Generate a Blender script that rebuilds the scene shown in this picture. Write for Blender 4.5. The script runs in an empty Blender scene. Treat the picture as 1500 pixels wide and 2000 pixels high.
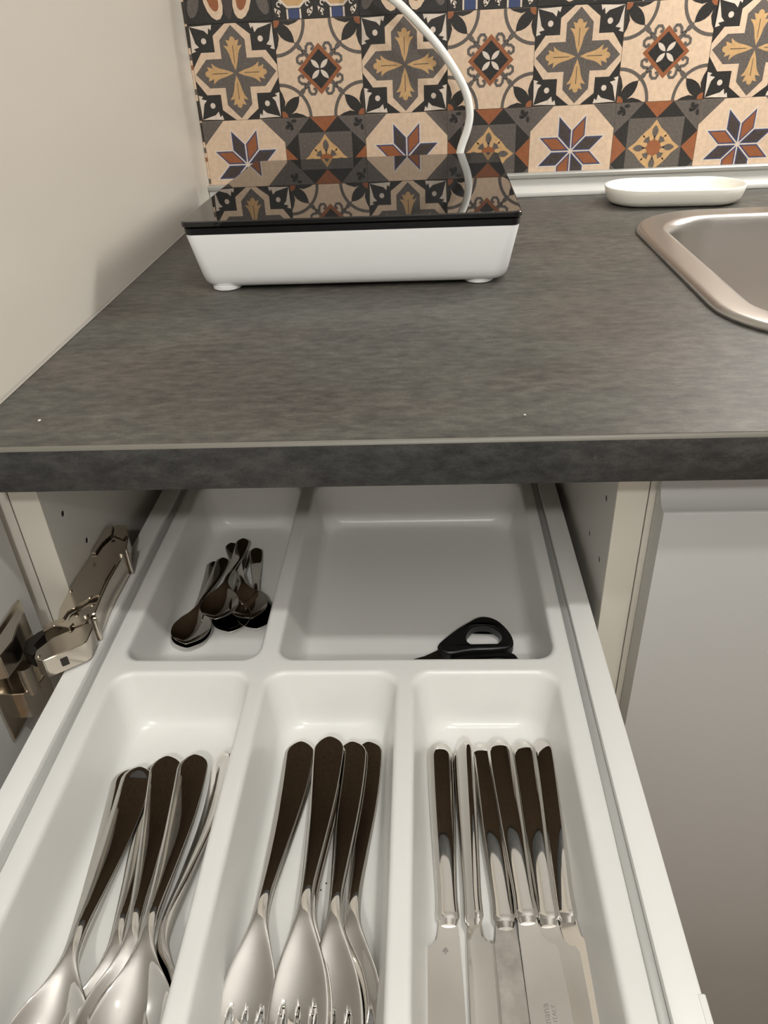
import bpy, bmesh, math, random
from mathutils import Vector, Matrix
from mathutils.geometry import tessellate_polygon
random.seed(7)
PI = math.pi
Z0 = 0.9                      # height of the worktop top above the floor; all z below are relative to it
S = bpy.context.scene
COL = S.collection

# ------------------------------------------------------------------ camera, world, lights, exposure
cam = bpy.data.cameras.new('camera')
camo = bpy.data.objects.new('camera', cam); COL.objects.link(camo)
cam.sensor_fit = 'VERTICAL'; cam.sensor_height = 36.0; cam.sensor_width = 27.0
cam.lens = 36.0 * 1498.9 / 2000.0
cam.clip_start = 0.01
camo.location = (0.2612, -0.9964, 0.1885 + Z0)
camo.rotation_euler = (math.radians(57.1816), math.radians(2.5069), math.radians(2.2847))
S.camera = camo
world = bpy.data.worlds.new('world'); S.world = world; world.use_nodes = True
world.node_tree.nodes['Background'].inputs[0].default_value = (1, 0.95, 0.88, 1)
world.node_tree.nodes['Background'].inputs[1].default_value = 0.02
S.view_settings.view_transform = 'Standard'; S.view_settings.look = 'None'
S.view_settings.gamma = 1.0; S.view_settings.use_curve_mapping = False
S.view_settings.exposure = 0.37
CEIL = 1.55
# hanging bulb lamps: (x, y, z), watts, radius, label
LAMPS = [
    ((0.54, -1.05, 1.09), 15.5, 0.028, 'bare bulb pendant lamp hanging nearest the worktop'),
    ((0.30, -2.15, 1.12), 27.0, 0.05, 'bare bulb pendant lamp hanging farther back in the room'),
]
BAR = ((1.18, -0.075, 0.38), 9.6, 'slim white bar light on the tiles above the sink')
LAMP_COL = (0.99, 0.985, 0.95)

# ------------------------------------------------------------------ materials
def nt(name):
    m = bpy.data.materials.new(name); m.use_nodes = True
    t = m.node_tree
    return m, t, t.nodes['Principled BSDF']
def node(t, kind, **kw):
    n = t.nodes.new(kind)
    for k, v in kw.items():
        if k in n.inputs: n.inputs[k].default_value = v
        else: setattr(n, k, v)
    return n
def mat(name, col, rough=0.5, metal=0.0, spec=0.5, var=0.0, scale=60.0, bump=0.0, coat=0.0, rvar=0.0, stretch=None):
    m, t, b = nt(name)
    b.inputs['Base Color'].default_value = (*col, 1); b.inputs['Roughness'].default_value = rough
    b.inputs['Metallic'].default_value = metal; b.inputs['Specular IOR Level'].default_value = spec
    b.inputs['Coat Weight'].default_value = coat
    if var or bump or rvar:
        tc = node(t, 'ShaderNodeTexCoord'); mp = node(t, 'ShaderNodeMapping')
        t.links.new(tc.outputs['Object'], mp.inputs['Vector'])
        if stretch: mp.inputs['Scale'].default_value = stretch
        n = node(t, 'ShaderNodeTexNoise', Scale=scale, Detail=6.0, Roughness=0.6)
        t.links.new(mp.outputs['Vector'], n.inputs['Vector'])
        if var:
            r = node(t, 'ShaderNodeValToRGB')
            r.color_ramp.elements[0].position = 0.3; r.color_ramp.elements[1].position = 0.7
            r.color_ramp.elements[0].color = (*[c*(1-var) for c in col], 1)
            r.color_ramp.elements[1].color = (*[min(1, c*(1+var)) for c in col], 1)
            t.links.new(n.outputs['Fac'], r.inputs['Fac']); t.links.new(r.outputs['Color'], b.inputs['Base Color'])
        if rvar:
            mr = node(t, 'ShaderNodeMapRange'); mr.inputs['To Min'].default_value = max(0, rough-rvar); mr.inputs['To Max'].default_value = rough+rvar
            t.links.new(n.outputs['Fac'], mr.inputs['Value']); t.links.new(mr.outputs['Result'], b.inputs['Roughness'])
        if bump:
            bp = node(t, 'ShaderNodeBump', Strength=bump); bp.inputs['Distance'].default_value = 0.001
            t.links.new(n.outputs['Fac'], bp.inputs['Height']); t.links.new(bp.outputs['Normal'], b.inputs['Normal'])
    return m
def worktop_mat(name, lo, mid, hi, rough, spec):
    m, t, b = nt(name)
    tc = node(t, 'ShaderNodeTexCoord'); mp = node(t, 'ShaderNodeMapping'); mp.inputs['Scale'].default_value = (1.0, 2.2, 2.2)
    t.links.new(tc.outputs['Object'], mp.inputs['Vector'])
    n1 = node(t, 'ShaderNodeTexNoise', Scale=9.0, Detail=9.0, Roughness=0.68, Distortion=0.6)
    n2 = node(t, 'ShaderNodeTexNoise', Scale=70.0, Detail=6.0, Roughness=0.7)
    n3 = node(t, 'ShaderNodeTexNoise', Scale=900.0, Detail=2.0, Roughness=0.6)
    for n in (n1, n2, n3): t.links.new(mp.outputs['Vector'], n.inputs['Vector'])
    a = node(t, 'ShaderNodeMath', operation='MULTIPLY_ADD'); a.inputs[1].default_value = 0.75
    t.links.new(n2.outputs['Fac'], a.inputs[0])
    s1 = node(t, 'ShaderNodeMath', operation='MULTIPLY'); s1.inputs[1].default_value = 0.40
    t.links.new(n1.outputs['Fac'], s1.inputs[0]); t.links.new(s1.outputs[0], a.inputs[2])
    a2 = node(t, 'ShaderNodeMath', operation='MULTIPLY_ADD'); a2.inputs[1].default_value = 0.30
    t.links.new(n3.outputs['Fac'], a2.inputs[0]); t.links.new(a.outputs[0], a2.inputs[2])
    r = node(t, 'ShaderNodeValToRGB'); e = r.color_ramp.elements
    e[0].position = 0.55; e[0].color = (*lo, 1); e[1].position = 0.93; e[1].color = (*hi, 1)
    k = e.new(0.725); k.color = (*mid, 1)
    t.links.new(a2.outputs[0], r.inputs['Fac'])
    # faint brownish cast in large soft clouds
    n4 = node(t, 'ShaderNodeTexNoise', Scale=5.0, Detail=3.0); t.links.new(mp.outputs['Vector'], n4.inputs['Vector'])
    r4 = node(t, 'ShaderNodeValToRGB'); r4.color_ramp.elements[0].color = (0.96, 1.0, 0.965, 1); r4.color_ramp.elements[1].color = (1.0, 0.955, 0.92, 1)
    r4.color_ramp.elements[0].position = 0.4; r4.color_ramp.elements[1].position = 0.6
    t.links.new(n4.outputs['Fac'], r4.inputs['Fac'])
    mx = node(t, 'ShaderNodeMix', data_type='RGBA', blend_type='MULTIPLY'); mx.inputs[0].default_value = 1.0
    t.links.new(r.outputs['Color'], mx.inputs[6]); t.links.new(r4.outputs['Color'], mx.inputs[7])
    fl = node(t, 'ShaderNodeTexNoise', Scale=130.0, Detail=3.0, Roughness=0.55, Distortion=1.5); t.links.new(tc.outputs['Object'], fl.inputs['Vector'])
    fr = node(t, 'ShaderNodeValToRGB'); fr.color_ramp.elements[0].position = 0.735; fr.color_ramp.elements[1].position = 0.80
    fr.color_ramp.elements[0].color = (0, 0, 0, 1); fr.color_ramp.elements[1].color = (0.5, 0.5, 0.5, 1); t.links.new(fl.outputs['Fac'], fr.inputs['Fac'])
    m3 = node(t, 'ShaderNodeMix', data_type='RGBA'); m3.inputs[7].default_value = (0.34, 0.31, 0.27, 1)
    t.links.new(fr.outputs['Color'], m3.inputs[0]); t.links.new(mx.outputs[2], m3.inputs[6])
    t.links.new(m3.outputs[2], b.inputs['Base Color'])
    b.inputs['Roughness'].default_value = rough; b.inputs['Specular IOR Level'].default_value = spec
    bp = node(t, 'ShaderNodeBump', Strength=0.12); bp.inputs['Distance'].default_value = 0.0006
    t.links.new(a2.outputs[0], bp.inputs['Height']); t.links.new(bp.outputs['Normal'], b.inputs['Normal'])
    return m
def emit(name, col, s):
    m, t, b = nt(name)
    b.inputs['Base Color'].default_value = (*col, 1)
    b.inputs['Emission Color'].default_value = (*col, 1); b.inputs['Emission Strength'].default_value = s
    return m

M = {}
M['top'] = worktop_mat('worktop_laminate', (0.034, 0.033, 0.030), (0.082, 0.077, 0.069), (0.150, 0.139, 0.122), 0.5, 0.45)
M['edge'] = worktop_mat('worktop_edge_shaded', (0.022, 0.022, 0.022), (0.046, 0.045, 0.044), (0.085, 0.082, 0.078), 0.6, 0.3)  # top laminate darkened: the front face's shade is put into the colour
M['edgeline'] = mat('edge_highlight_beige', (0.20, 0.185, 0.155), 0.4)  # bevel catching light: its highlight is put into this beige
M['chip'] = mat('raw_chipboard', (0.13, 0.085, 0.05), 0.85, var=0.35, scale=260)
M['wall'] = mat('side_panel_satin', (0.71, 0.66, 0.585), 0.33, spec=0.5, bump=0.02, scale=14)
M['room'] = mat('room_paint', (0.60, 0.585, 0.56), 0.9)
M['ceil'] = mat('ceiling_paint', (0.82, 0.81, 0.79), 0.9)
M['floor'] = mat('floor_boards', (0.33, 0.24, 0.16), 0.5, var=0.25, scale=8, stretch=(1, 12, 1))
M['white'] = mat('white_melamine', (0.78, 0.755, 0.70), 0.4)
M['cream'] = mat('cabinet_cream_edge', (0.74, 0.70, 0.61), 0.42)
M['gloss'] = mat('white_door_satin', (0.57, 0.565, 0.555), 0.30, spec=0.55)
M['plastic'] = mat('tray_white_plastic', (0.83, 0.82, 0.79), 0.28, spec=0.5)
M['powder'] = mat('drawer_white_powdercoat', (0.86, 0.85, 0.82), 0.45)
M['groove'] = mat('drawer_grey_steel', (0.50, 0.50, 0.48), 0.35, metal=0.3)
M['hobwhite'] = mat('hob_white_plastic', (0.90, 0.90, 0.895), 0.35)
M['hobblack'] = mat('hob_black_band', (0.006, 0.006, 0.007), 0.25)
M['glass'] = mat('hob_black_glass', (0.004, 0.004, 0.004), 0.015, spec=0.62)
M['cable'] = mat('cable_white', (0.86, 0.85, 0.80), 0.4)
M['dish'] = mat('dish_white_ceramic', (0.87, 0.84, 0.76), 0.45)
M['steel'] = mat('cutlery_polished_steel', (0.74, 0.72, 0.69), 0.035, metal=1.0, rvar=0.015, scale=90)
M['blade'] = mat('knife_blade_steel', (0.78, 0.755, 0.72), 0.09, metal=1.0, rvar=0.05, scale=120)
M['stained'] = mat('knife_blade_stained', (0.60, 0.575, 0.54), 0.16, metal=1.0, var=0.30, scale=75, rvar=0.12)
M['sink'] = mat('sink_brushed_steel', (0.50, 0.475, 0.45), 0.33, metal=1.0, rvar=0.08, scale=180, stretch=(1, 9, 1), bump=0.01)
M['nickel'] = mat('hinge_nickel', (0.62, 0.565, 0.49), 0.17, metal=1.0, rvar=0.06, scale=120)
M['nickeldark'] = mat('hinge_dark_steel', (0.09, 0.08, 0.075), 0.3, metal=1.0)
M['black'] = mat('black_plastic', (0.008, 0.008, 0.008), 0.38)
M['scissorsteel'] = mat('scissor_steel', (0.42, 0.40, 0.37), 0.25, metal=1.0)
M['hole'] = mat('hole_shade', (0.03, 0.025, 0.02), 0.9)  # dark colour standing in for the shade inside small holes
M['trim'] = mat('upstand_grey_profile', (0.57, 0.555, 0.52), 0.42, metal=0.0)
M['triml'] = mat('upstand_lip_grey', (0.44, 0.43, 0.40), 0.4, metal=0.3)
M['bead'] = mat('silicone_bead', (0.40, 0.37, 0.33), 0.5)
M['runner'] = mat('runner_zinc', (0.12, 0.12, 0.12), 0.4, metal=0.8)
M['print'] = mat('engraving_grey', (0.27, 0.25, 0.23), 0.5)
M['crumb'] = mat('crumb_white', (0.85, 0.82, 0.75), 0.8)
M['crumbd'] = mat('crumb_dark', (0.03, 0.022, 0.018), 0.8)
M['lamp'] = emit('lamp_diffuser', LAMP_COL, 6.0)
M['ring'] = mat('lamp_ring_white', (0.8, 0.8, 0.78), 0.4)
TC = {  # printed tile inks
 'c': (0.74, 0.55, 0.395), 'k': (0.024, 0.021, 0.019), 'g': (0.125, 0.105, 0.092), 't': (0.60, 0.37, 0.17),
 'r': (0.31, 0.105, 0.04), 'b': (0.045, 0.065, 0.16), 'w': (0.74, 0.63, 0.53), 'd': (0.066, 0.048, 0.042),
}
TKEYS = list(TC)
TM = [mat('tile_ink_' + {'c':'cream','k':'black','g':'grey','t':'tan','r':'rust','b':'blue','w':'pale','d':'brown'}[k],
          TC[k], 0.42, var={'k':0.5,'g':0.28,'d':0.4}.get(k, 0.10), scale=420 if k in 'kgd' else 190) for k in TKEYS]

# ------------------------------------------------------------------ object helpers
def finish(name, bm, mats, parent=None, org=(0,0,0), ang=32, flat=False):
    """bm is in worktop-relative space; the object's origin is put at org"""
    o3 = Vector(org)
    bmesh.ops.translate(bm, verts=bm.verts, vec=-o3)
    me = bpy.data.meshes.new(name); bm.normal_update(); bm.to_mesh(me); bm.free()
    for m in (mats if isinstance(mats, (list, tuple)) else [mats]): me.materials.append(m)
    if not flat:
        me.shade_smooth(); me.set_sharp_from_angle(angle=math.radians(ang))
    o = bpy.data.objects.new(name, me); COL.objects.link(o)
    if parent is not None: o.parent = parent
    else: o.location = o3 + Vector((0, 0, Z0))
    return o
def tag(o, label=None, cat=None, group=None, kind=None):
    if label: o['label'] = label
    if cat: o['category'] = cat
    if group: o['group'] = group
    if kind: o['kind'] = kind
    return o
def thing(name, label, cat, loc, group=None):
    o = bpy.data.objects.new(name, None); COL.objects.link(o); o.empty_display_size = 0.02
    o.location = Vector(loc) + Vector((0, 0, Z0))
    return tag(o, label, cat, group)
def box(bm, x0, x1, y0, y1, z0, z1, bev=0.0, seg=2, mi=0):
    vs = [bm.verts.new((x, y, z)) for z in (z0, z1) for (x, y) in ((x0,y0),(x1,y0),(x1,y1),(x0,y1))]
    fs = [bm.faces.new([vs[i] for i in q]) for q in ((3,2,1,0),(4,5,6,7),(0,1,5,4),(1,2,6,5),(2,3,7,6),(3,0,4,7))]
    for f in fs: f.material_index = mi
    if bev:
        es = list({e for f in fs for e in f.edges})
        bmesh.ops.bevel(bm, geom=es, offset=bev, segments=seg, affect='EDGES', profile=0.5, material=-1)
    return vs
def NB(): return bmesh.new()
def rrect(x0, x1, y0, y1, r, n=8):
    out = []
    for cx, cy, a0 in ((x1-r, y1-r, 0), (x0+r, y1-r, 90), (x0+r, y0+r, 180), (x1-r, y0+r, 270)):
        for i in range(n+1):
            a = math.radians(a0 + 90*i/n); out.append((cx+r*math.cos(a), cy+r*math.sin(a)))
    return out
def loft(bm, rings, cap0=True, cap1=True, mi=0, closed=True):
    R = [[bm.verts.new(p) for p in ring] for ring in rings]
    n = len(R[0])
    for a, b in zip(R, R[1:]):
        for i in range(n if closed else n-1):
            j = (i+1) % n
            f = bm.faces.new((a[i], a[j], b[j], b[i])); f.material_index = mi
    if cap0: bm.faces.new(R[0][::-1]).material_index = mi
    if cap1: bm.faces.new(R[-1]).material_index = mi
    return R
def prism(bm, outline, z0, z1, holes=(), f=lambda a, b, c: (a, b, c), mi=0):
    """extrude a 2D outline (with holes) from z0 to z1; f maps (u, v, w) to xyz"""
    loops = [list(outline)] + [list(h) for h in holes]
    flat = [p for l in loops for p in l]
    tris = tessellate_polygon([[Vector((p[0], p[1], 0)) for p in l] for l in loops])
    lo = [bm.verts.new(f(p[0], p[1], z0)) for p in flat]; hi = [bm.verts.new(f(p[0], p[1], z1)) for p in flat]
    for t in tris:
        for vs, flip in ((hi, False), (lo, True)):
            q = [vs[i] for i in t]
            try: bm.faces.new(q[::-1] if flip else q).material_index = mi
            except ValueError: pass
    k = 0
    for l in loops:
        n = len(l)
        for i in range(n):
            a, b = k+i, k+(i+1) % n
            try: bm.faces.new((lo[a], lo[b], hi[b], hi[a])).material_index = mi
            except ValueError: pass
        k += n
    bmesh.ops.recalc_face_normals(bm, faces=bm.faces)
def circle(cx, cy, r, n=16): return [(cx+r*math.cos(2*PI*i/n), cy+r*math.sin(2*PI*i/n)) for i in range(n)]
def cyl(bm, c, axis, r, h, n=16, mi=0, r2=None):
    c = Vector(c); ax = Vector(axis).normalized(); u = ax.orthogonal().normalized(); v = ax.cross(u)
    r2 = r if r2 is None else r2
    rings = [[c + ax*hh + (u*math.cos(2*PI*i/n)+v*math.sin(2*PI*i/n))*rr for i in range(n)] for hh, rr in ((0, r), (h, r2))]
    loft(bm, rings, mi=mi)
def tube(bm, pts, r, n=12, res=10):
    P = [Vector(p) for p in pts]; Q = [P[0]*2-P[1]] + P + [P[-1]*2-P[-2]]
    path = []
    for i in range(1, len(Q)-2):
        for k in range(res):
            t = k/res; a, b, c, d = Q[i-1], Q[i], Q[i+1], Q[i+2]
            path.append(0.5*((2*b)+(c-a)*t+(2*a-5*b+4*c-d)*t*t+(3*b-a-3*c+d)*t**3))
    path.append(P[-1])
    rings = []; up = Vector((0, 1, 0.01))
    for i, p in enumerate(path):
        d = (path[min(i+1, len(path)-1)] - path[max(i-1, 0)]).normalized()
        u = d.cross(up).normalized(); v = u.cross(d)
        rings.append([p + (u*math.cos(2*PI*k/n)+v*math.sin(2*PI*k/n))*r for k in range(n)])
    loft(bm, rings)
def fix(bm): bmesh.ops.recalc_face_normals(bm, faces=bm.faces)
def rotz_pts(pts, c, deg):
    a = math.radians(deg); ca, sa = math.cos(a), math.sin(a)
    return [(c[0]+(x-c[0])*ca-(y-c[1])*sa, c[1]+(x-c[0])*sa+(y-c[1])*ca) for x, y in pts]

# ------------------------------------------------------------------ the room
RX0, RX1, RY0 = -1.6, 2.4, -3.1
b = NB(); box(b, RX0, RX1, RY0, 0.1, -0.95, -0.9); tag(finish('floor', b, M['floor'], org=(0,0,-0.9)), kind='structure')
b = NB(); box(b, RX0, RX1, RY0, 0.1, CEIL, CEIL+0.05); tag(finish('ceiling', b, M['ceil'], org=(0,0,CEIL)), kind='structure')
b = NB(); box(b, RX0, RX1, RY0-0.05, RY0, -0.9, CEIL); tag(finish('wall_front', b, M['room'], org=(0,RY0,0)), kind='structure')
b = NB(); box(b, RX1, RX1+0.05, RY0, 0.1, -0.9, CEIL); tag(finish('wall_right', b, M['room'], org=(RX1,0,0)), kind='structure')
b = NB(); box(b, RX0-0.05, RX0, RY0, 0.1, -0.9, CEIL); tag(finish('wall_far_left', b, M['room'], org=(RX0,0,0)), kind='structure')
b = NB(); box(b, -0.03, 0.0, -0.60, 0.0048, 0.0004, CEIL-0.001, 0.0006, 1)
box(b, -0.03, -0.0065, -0.590, 0.0048, -0.9, 0.0002)
tag(finish('wall_left', b, M['wall'], org=(0,-0.3,0)), kind='structure')
b = NB(); box(b, RX0, RX1, 0.005, 0.1, -0.9, CEIL)
wall_back = tag(finish('wall_back', b, M['room'], org=(0,0.005,0)), kind='structure')

# ------------------------------------------------------------------ patterned tiles
class Pat:
    def __init__(s): s.p = []
    def poly(s, c, pts, l=1): s.p.append((c, [tuple(q) for q in pts], l)); return s
    def sym4(s, c, pts, l=1):
        for k in range(4):
            q = pts
            for _ in range(k): q = [(-y, x) for x, y in q]
            s.poly(c, q, l)
        return s
    def sym8(s, c, pts, l=1):
        s.sym4(c, pts, l); s.sym4(c, [(y, x) for x, y in pts][::-1], l); return s
    def strip4(s, c, pts, w, l=1, mirror=True):
        L = []; R = []
        for i, p in enumerate(pts):
            a = pts[max(i-1, 0)]; d = pts[min(i+1, len(pts)-1)]
            tx, ty = d[0]-a[0], d[1]-a[1]; n = math.hypot(tx, ty) or 1
            ww = w/2; L.append((p[0]-ty/n*ww, p[1]+tx/n*ww)); R.append((p[0]+ty/n*ww, p[1]-tx/n*ww))
        for i in range(len(pts)-1):
            q = [R[i], R[i+1], L[i+1], L[i]]
            (s.sym8 if mirror else s.sym4)(c, q, l)
def ell(cx, cy, a, bb, rot=0, n=14):
    r = math.radians(rot)
    return [(cx+a*math.cos(t)*math.cos(r)-bb*math.sin(t)*math.sin(r), cy+a*math.cos(t)*math.sin(r)+bb*math.sin(t)*math.cos(r)) for t in [2*PI*i/n for i in range(n)]]
def leaf(x0, y0, x1, y1, w, n=6):
    dx, dy = x1-x0, y1-y0; L = math.hypot(dx, dy); nx, ny = -dy/L, dx/L
    up = []; dn = []
    for i in range(n+1):
        t = i/n; ww = w*math.sin(PI*t)**0.8/2 if 0 < t < 1 else 0
        up.append((x0+dx*t+nx*ww, y0+dy*t+ny*ww))
        if 0 < t < 1: dn.append((x0+dx*t-nx*ww, y0+dy*t-ny*ww))
    return (dn + up[::-1])
SQ = [(-1,-1),(1,-1),(1,1),(-1,1)]
def p_cross():
    p = Pat(); p.poly('k', SQ, 0)
    q = [(1,.13),(.77,.44),(.44,.44),(.44,.77),(.13,1)]
    o = []
    for k in range(4):
        r = q
        for _ in range(k): r = [(-y, x) for x, y in r]
        o += r
    p.poly('c', o, 1)
    q = [(.97,0),(.67,.30),(.30,.30),(.30,.67)]; o = []
    for k in range(4):
        r = q
        for _ in range(k): r = [(-y, x) for x, y in r]
        o += r
    p.poly('g', o, 2)
    h = [(0,.05),(.06,.20),(.105,.38),(.145,.47),(.22,.57),(.105,.545),(.155,.68),(.07,.655),(.05,.72)]
    p.sym4('t', h + [(0,.745)] + [(-x, y) for x, y in h[::-1][:-1]], 3)
    p.sym4('d', [(-.006,.2),(.006,.2),(.008,.56),(-.008,.56)], 4)
    p.sym4('w', circle(.67,.67,.062,12), 2)
    p.sym8('w', [(.97,.97),(.80,.97),(.44,.985),(.47,.88),(.52,.925),(.55,.80),(.63,.875),(.80,.92)], 2)
    return p
def p_diamond():
    p = Pat(); p.poly('c', SQ, 0)
    n = 12
    for i in range(n):
        a0, a1 = PI+PI/2*i/n, PI+PI/2*(i+1)/n
        p.sym4('g', [(1+.66*math.cos(a0), 1+.66*math.sin(a0)), (1+.735*math.cos(a0), 1+.735*math.sin(a0)),
                     (1+.735*math.cos(a1), 1+.735*math.sin(a1)), (1+.66*math.cos(a1), 1+.66*math.sin(a1))], 1)
    p.sym4('k', leaf(.97,.97,.55,.55,.26), 2)
    p.sym8('k', [(1,.97),(.93,.80),(.90,.66),(.945,.50),(1,.40)], 2)
    p.sym4('r', [(1,.86),(1,1),(.86,1),(.87,.93),(.93,.87)], 3)
    p.poly('r', [(.53,0),(0,.53),(-.53,0),(0,-.53)], 1); p.poly('k', [(.41,0),(0,.41),(-.41,0),(0,-.41)], 2)
    p.sym4('w', leaf(.015,.015,.20,.20,.105), 3)
    p.sym4('g', [(.23,.30),(.30,.23),(.42,.36),(.36,.42)], 2)
    p.sym4('g', leaf(.37,.37,.56,.56,.11), 2)
    p.strip4('g', [(.36,.30),(.46,.29),(.52,.24),(.52,.16),(.46,.12),(.41,.15),(.415,.19)], .065, 2)
    return p
def p_star():
    p = Pat(); p.poly('c', SQ, 0)
    p.sym4('g', [(1,1),(.47,1),(1,.47)], 1)
    for k in range(8):
        th = PI/8 + k*PI/4
        q = [(0,0), (.47*math.cos(th-PI/8), .47*math.sin(th-PI/8)), (.87*math.cos(th), .87*math.sin(th)), (.47*math.cos(th+PI/8), .47*math.sin(th+PI/8))]
        cx = sum(x for x, _ in q)/4; cy = sum(y for _, y in q)/4
        p.poly('w', [(x*1.04, y*1.04) for x, y in q], 1)
        p.poly('b', [(cx+(x-cx)*.90, cy+(y-cy)*.90) for x, y in q], 2)
        p.poly('d' if k % 2 == 0 else 'r', [(cx+(x-cx)*.74, cy+(y-cy)*.74) for x, y in q], 3)
    return p
def p_mosaic():
    p = Pat(); p.poly('g', SQ, 0)
    p.sym4('r', [(.34,1),(-.34,1),(0,.66)], 1)
    p.sym8('k', [(.34,1),(0,.66),(.66,.66)], 1)
    h = [(0,.62),(.13,.44),(.29,.31),(.27,.24),(.20,.22),(.13,.26),(.11,.17),(.05,.12)]
    p.sym4('t', h + [(-x, y) for x, y in h[::-1][:-1]], 2)
    p.sym4('g', leaf(0,.22,0,.50,.15), 3)
    p.sym4('g', [(-.02,.1),(.02,.1),(.02,.26),(-.02,.26)], 3)
    p.poly('r', circle(0,0,.185,8), 4)
    p.sym4('k', ell(.86,.84,.10,.045,45), 1); p.sym4('k', ell(.80,.90,.05,.06,10), 1); p.sym4('k', ell(.93,.74,.04,.07,0), 1)
    p.sym4('k', ell(.76,.80,.035,.05,30), 1)
    return p
def p_tear():
    p = Pat(); p.poly('k', SQ, 0)
    p.poly('d', ell(0,0,.16,.95), 1); p.poly('d', ell(0,0,.95,.16), 1.5)
    for sx in (-1, 1):
        for sy in (-1, 1):
            p.poly('c', ell(.34*sx,.55*sy,.21,.40,14*sx*sy), 2); p.poly('r', ell(.34*sx,.52*sy,.125,.26,14*sx*sy), 3)
            p.poly('g', ell(.80*sx,.62*sy,.13,.27,-18*sx*sy), 2)
    return p
def p_lace():
    p = Pat(); p.poly('k', SQ, 0)
    for sx in (-1, 1):
        for sy in (-1, 1):
            cx, cy = .5*sx, .45*sy
            p.poly('w', [(cx+.40*math.cos(PI/8+k*PI/4), cy+.36*math.sin(PI/8+k*PI/4)) for k in range(8)], 1)
            p.poly('t', [(cx+.35*math.cos(PI/8+k*PI/4), cy+.31*math.sin(PI/8+k*PI/4)) for k in range(8)], 2)
            y0, y1 = (.80, .99) if sy > 0 else (-.99, -.80)
            p.poly('b', [(cx-.12, y0), (cx+.12, y0), (cx+.12, y1), (cx-.12, y1)], 2)
            for e in (-.15, .15): p.poly('w', [(cx+e-.02, y0), (cx+e+.02, y0), (cx+e+.02, y1), (cx+e-.02, y1)], 2)
            for e in (-1, 1):
                x = cx + .33*e
                for (a, bb, rr) in ((x, .70*sy, .06), (x+.03*e, .86*sy, .06)):
                    n = 8
                    for i in range(n):
                        a0, a1 = 1.6*PI*i/n, 1.6*PI*(i+1)/n
                        p.poly('w', [(a+rr*.55*math.cos(a0), bb+rr*.55*math.sin(a0)), (a+rr*math.cos(a0), bb+rr*math.sin(a0)), (a+rr*math.cos(a1), bb+rr*math.sin(a1)), (a+rr*.55*math.cos(a1), bb+rr*.55*math.sin(a1))], 1)
                p.poly('w', leaf(x, .95*sy, x+.11*e, .76*sy, .08), 1)
    return p
TS, TX0, TZ = 0.0959, 0.0030, 0.0946
def tile_mesh(name, pat, clip=None):
    """slab 5 mm thick, front face towards -y, printed inlays a few hundredths of a mm proud"""
    b = NB(); h = TS/2 - 0.00012
    x0 = -h if clip is None else h - clip
    box(b, x0, h, 0.0, 0.005, -h, h, 0.0002, 1, TKEYS.index(pat.p[0][0]))
    for c, pts, l in pat.p[1:]:
        if clip is not None: continue
        y = -0.00005*l
        k = 0.998
        vs = [b.verts.new((q[0]*h*k, y, q[1]*h*k)) for q in pts]
        try: f = b.faces.new(vs)
        except ValueError: continue
        f.material_index = TKEYS.index(c); f.normal_update()
        if f.normal.y > 0: f.normal_flip()
    if clip is not None:
        w = 2*h*0.5; 
        for c, z0, z1 in (('k', -h*.98, -h*.55), ('g', -h*.42, -h*.30), ('k', h*.55, h*.98), ('g', h*.30, h*.42), ('r', h*.1, h*.2)):
            vs = [b.verts.new(q) for q in ((x0+.0003, -.0001, z0), (h, -.0001, z0), (h, -.0001, z1), (x0+.0003, -.0001, z1))]
            b.faces.new(vs).material_index = TKEYS.index(c)
    me = bpy.data.meshes.new(name); b.to_mesh(me); b.free()
    for m in TM: me.materials.append(m)
    return me
PM = {n: tile_mesh('tile_' + n, f()) for n, f in (('cross', p_cross), ('diamond', p_diamond), ('star', p_star), ('mosaic', p_mosaic), ('tear', p_tear), ('lace', p_lace))}
PMs = tile_mesh('tile_sliver', p_diamond(), clip=TX0-0.0004)
ROWS = [('star', 'mosaic'), ('cross', 'diamond'), ('tear', 'lace'), ('cross', 'diamond')]
NCOL = 11
for r, (pa, pb) in enumerate(ROWS):
    z = TZ + TS*(r-1) + TS/2
    for k in range(-1, NCOL):
        o = bpy.data.objects.new('tile', PMs if k < 0 else PM[pa if k % 2 == 0 else pb]); COL.objects.link(o)
        o.parent = wall_back
        o.location = Vector((TX0 + TS*(k+.5), 0, z)) - Vector((0, 0.005, 0))

# upstand profile between worktop and tiles, silicone bead at the left panel
def extr_x(bm, prof, x0, x1, mi=0):
    loft(bm, [[(x, y, z) for y, z in prof] for x in (x0, x1)], mi=mi); fix(bm)
XR = 1.30
b = NB()
extr_x(b, [(-0.0005,0.0003),(-0.0155,0.0003),(-0.0158,0.002),(-0.0148,0.0046),(-0.0120,0.0056),(-0.0085,0.0085),(-0.0070,0.013),(-0.0068,0.0190),(-0.0005,0.0190)], 0.0006, XR)
t1 = tag(finish('trim_1', b, M['trim'], org=(0.6,-0.008,0)), kind='structure')
b = NB(); extr_x(b, [(-0.0005,0.0192),(-0.0078,0.0192),(-0.0092,0.0205),(-0.0092,0.0235),(-0.0075,0.0250),(-0.0005,0.0252)], 0.0006, XR)
finish('upper_lip', b, M['triml'], parent=t1, org=(0.6,-0.008,0))
b = NB(); prof = [(0.0003,0.0003)] + [(0.0003+0.0035*math.cos(a), 0.0003+0.0035*math.sin(a)) for a in [PI/2*i/5 for i in range(6)]]
prof = [(0.0003,0.0003),(0.0016,0.0003),(0.0009,0.0006),(0.0006,0.0012),(0.0003,0.0020)]
loft(b, [[(x, y, z) for x, z in prof] for y in (-0.632, -0.017)]); fix(b)
tag(finish('trim_2', b, M['bead'], org=(0,-0.3,0)), kind='structure')

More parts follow.
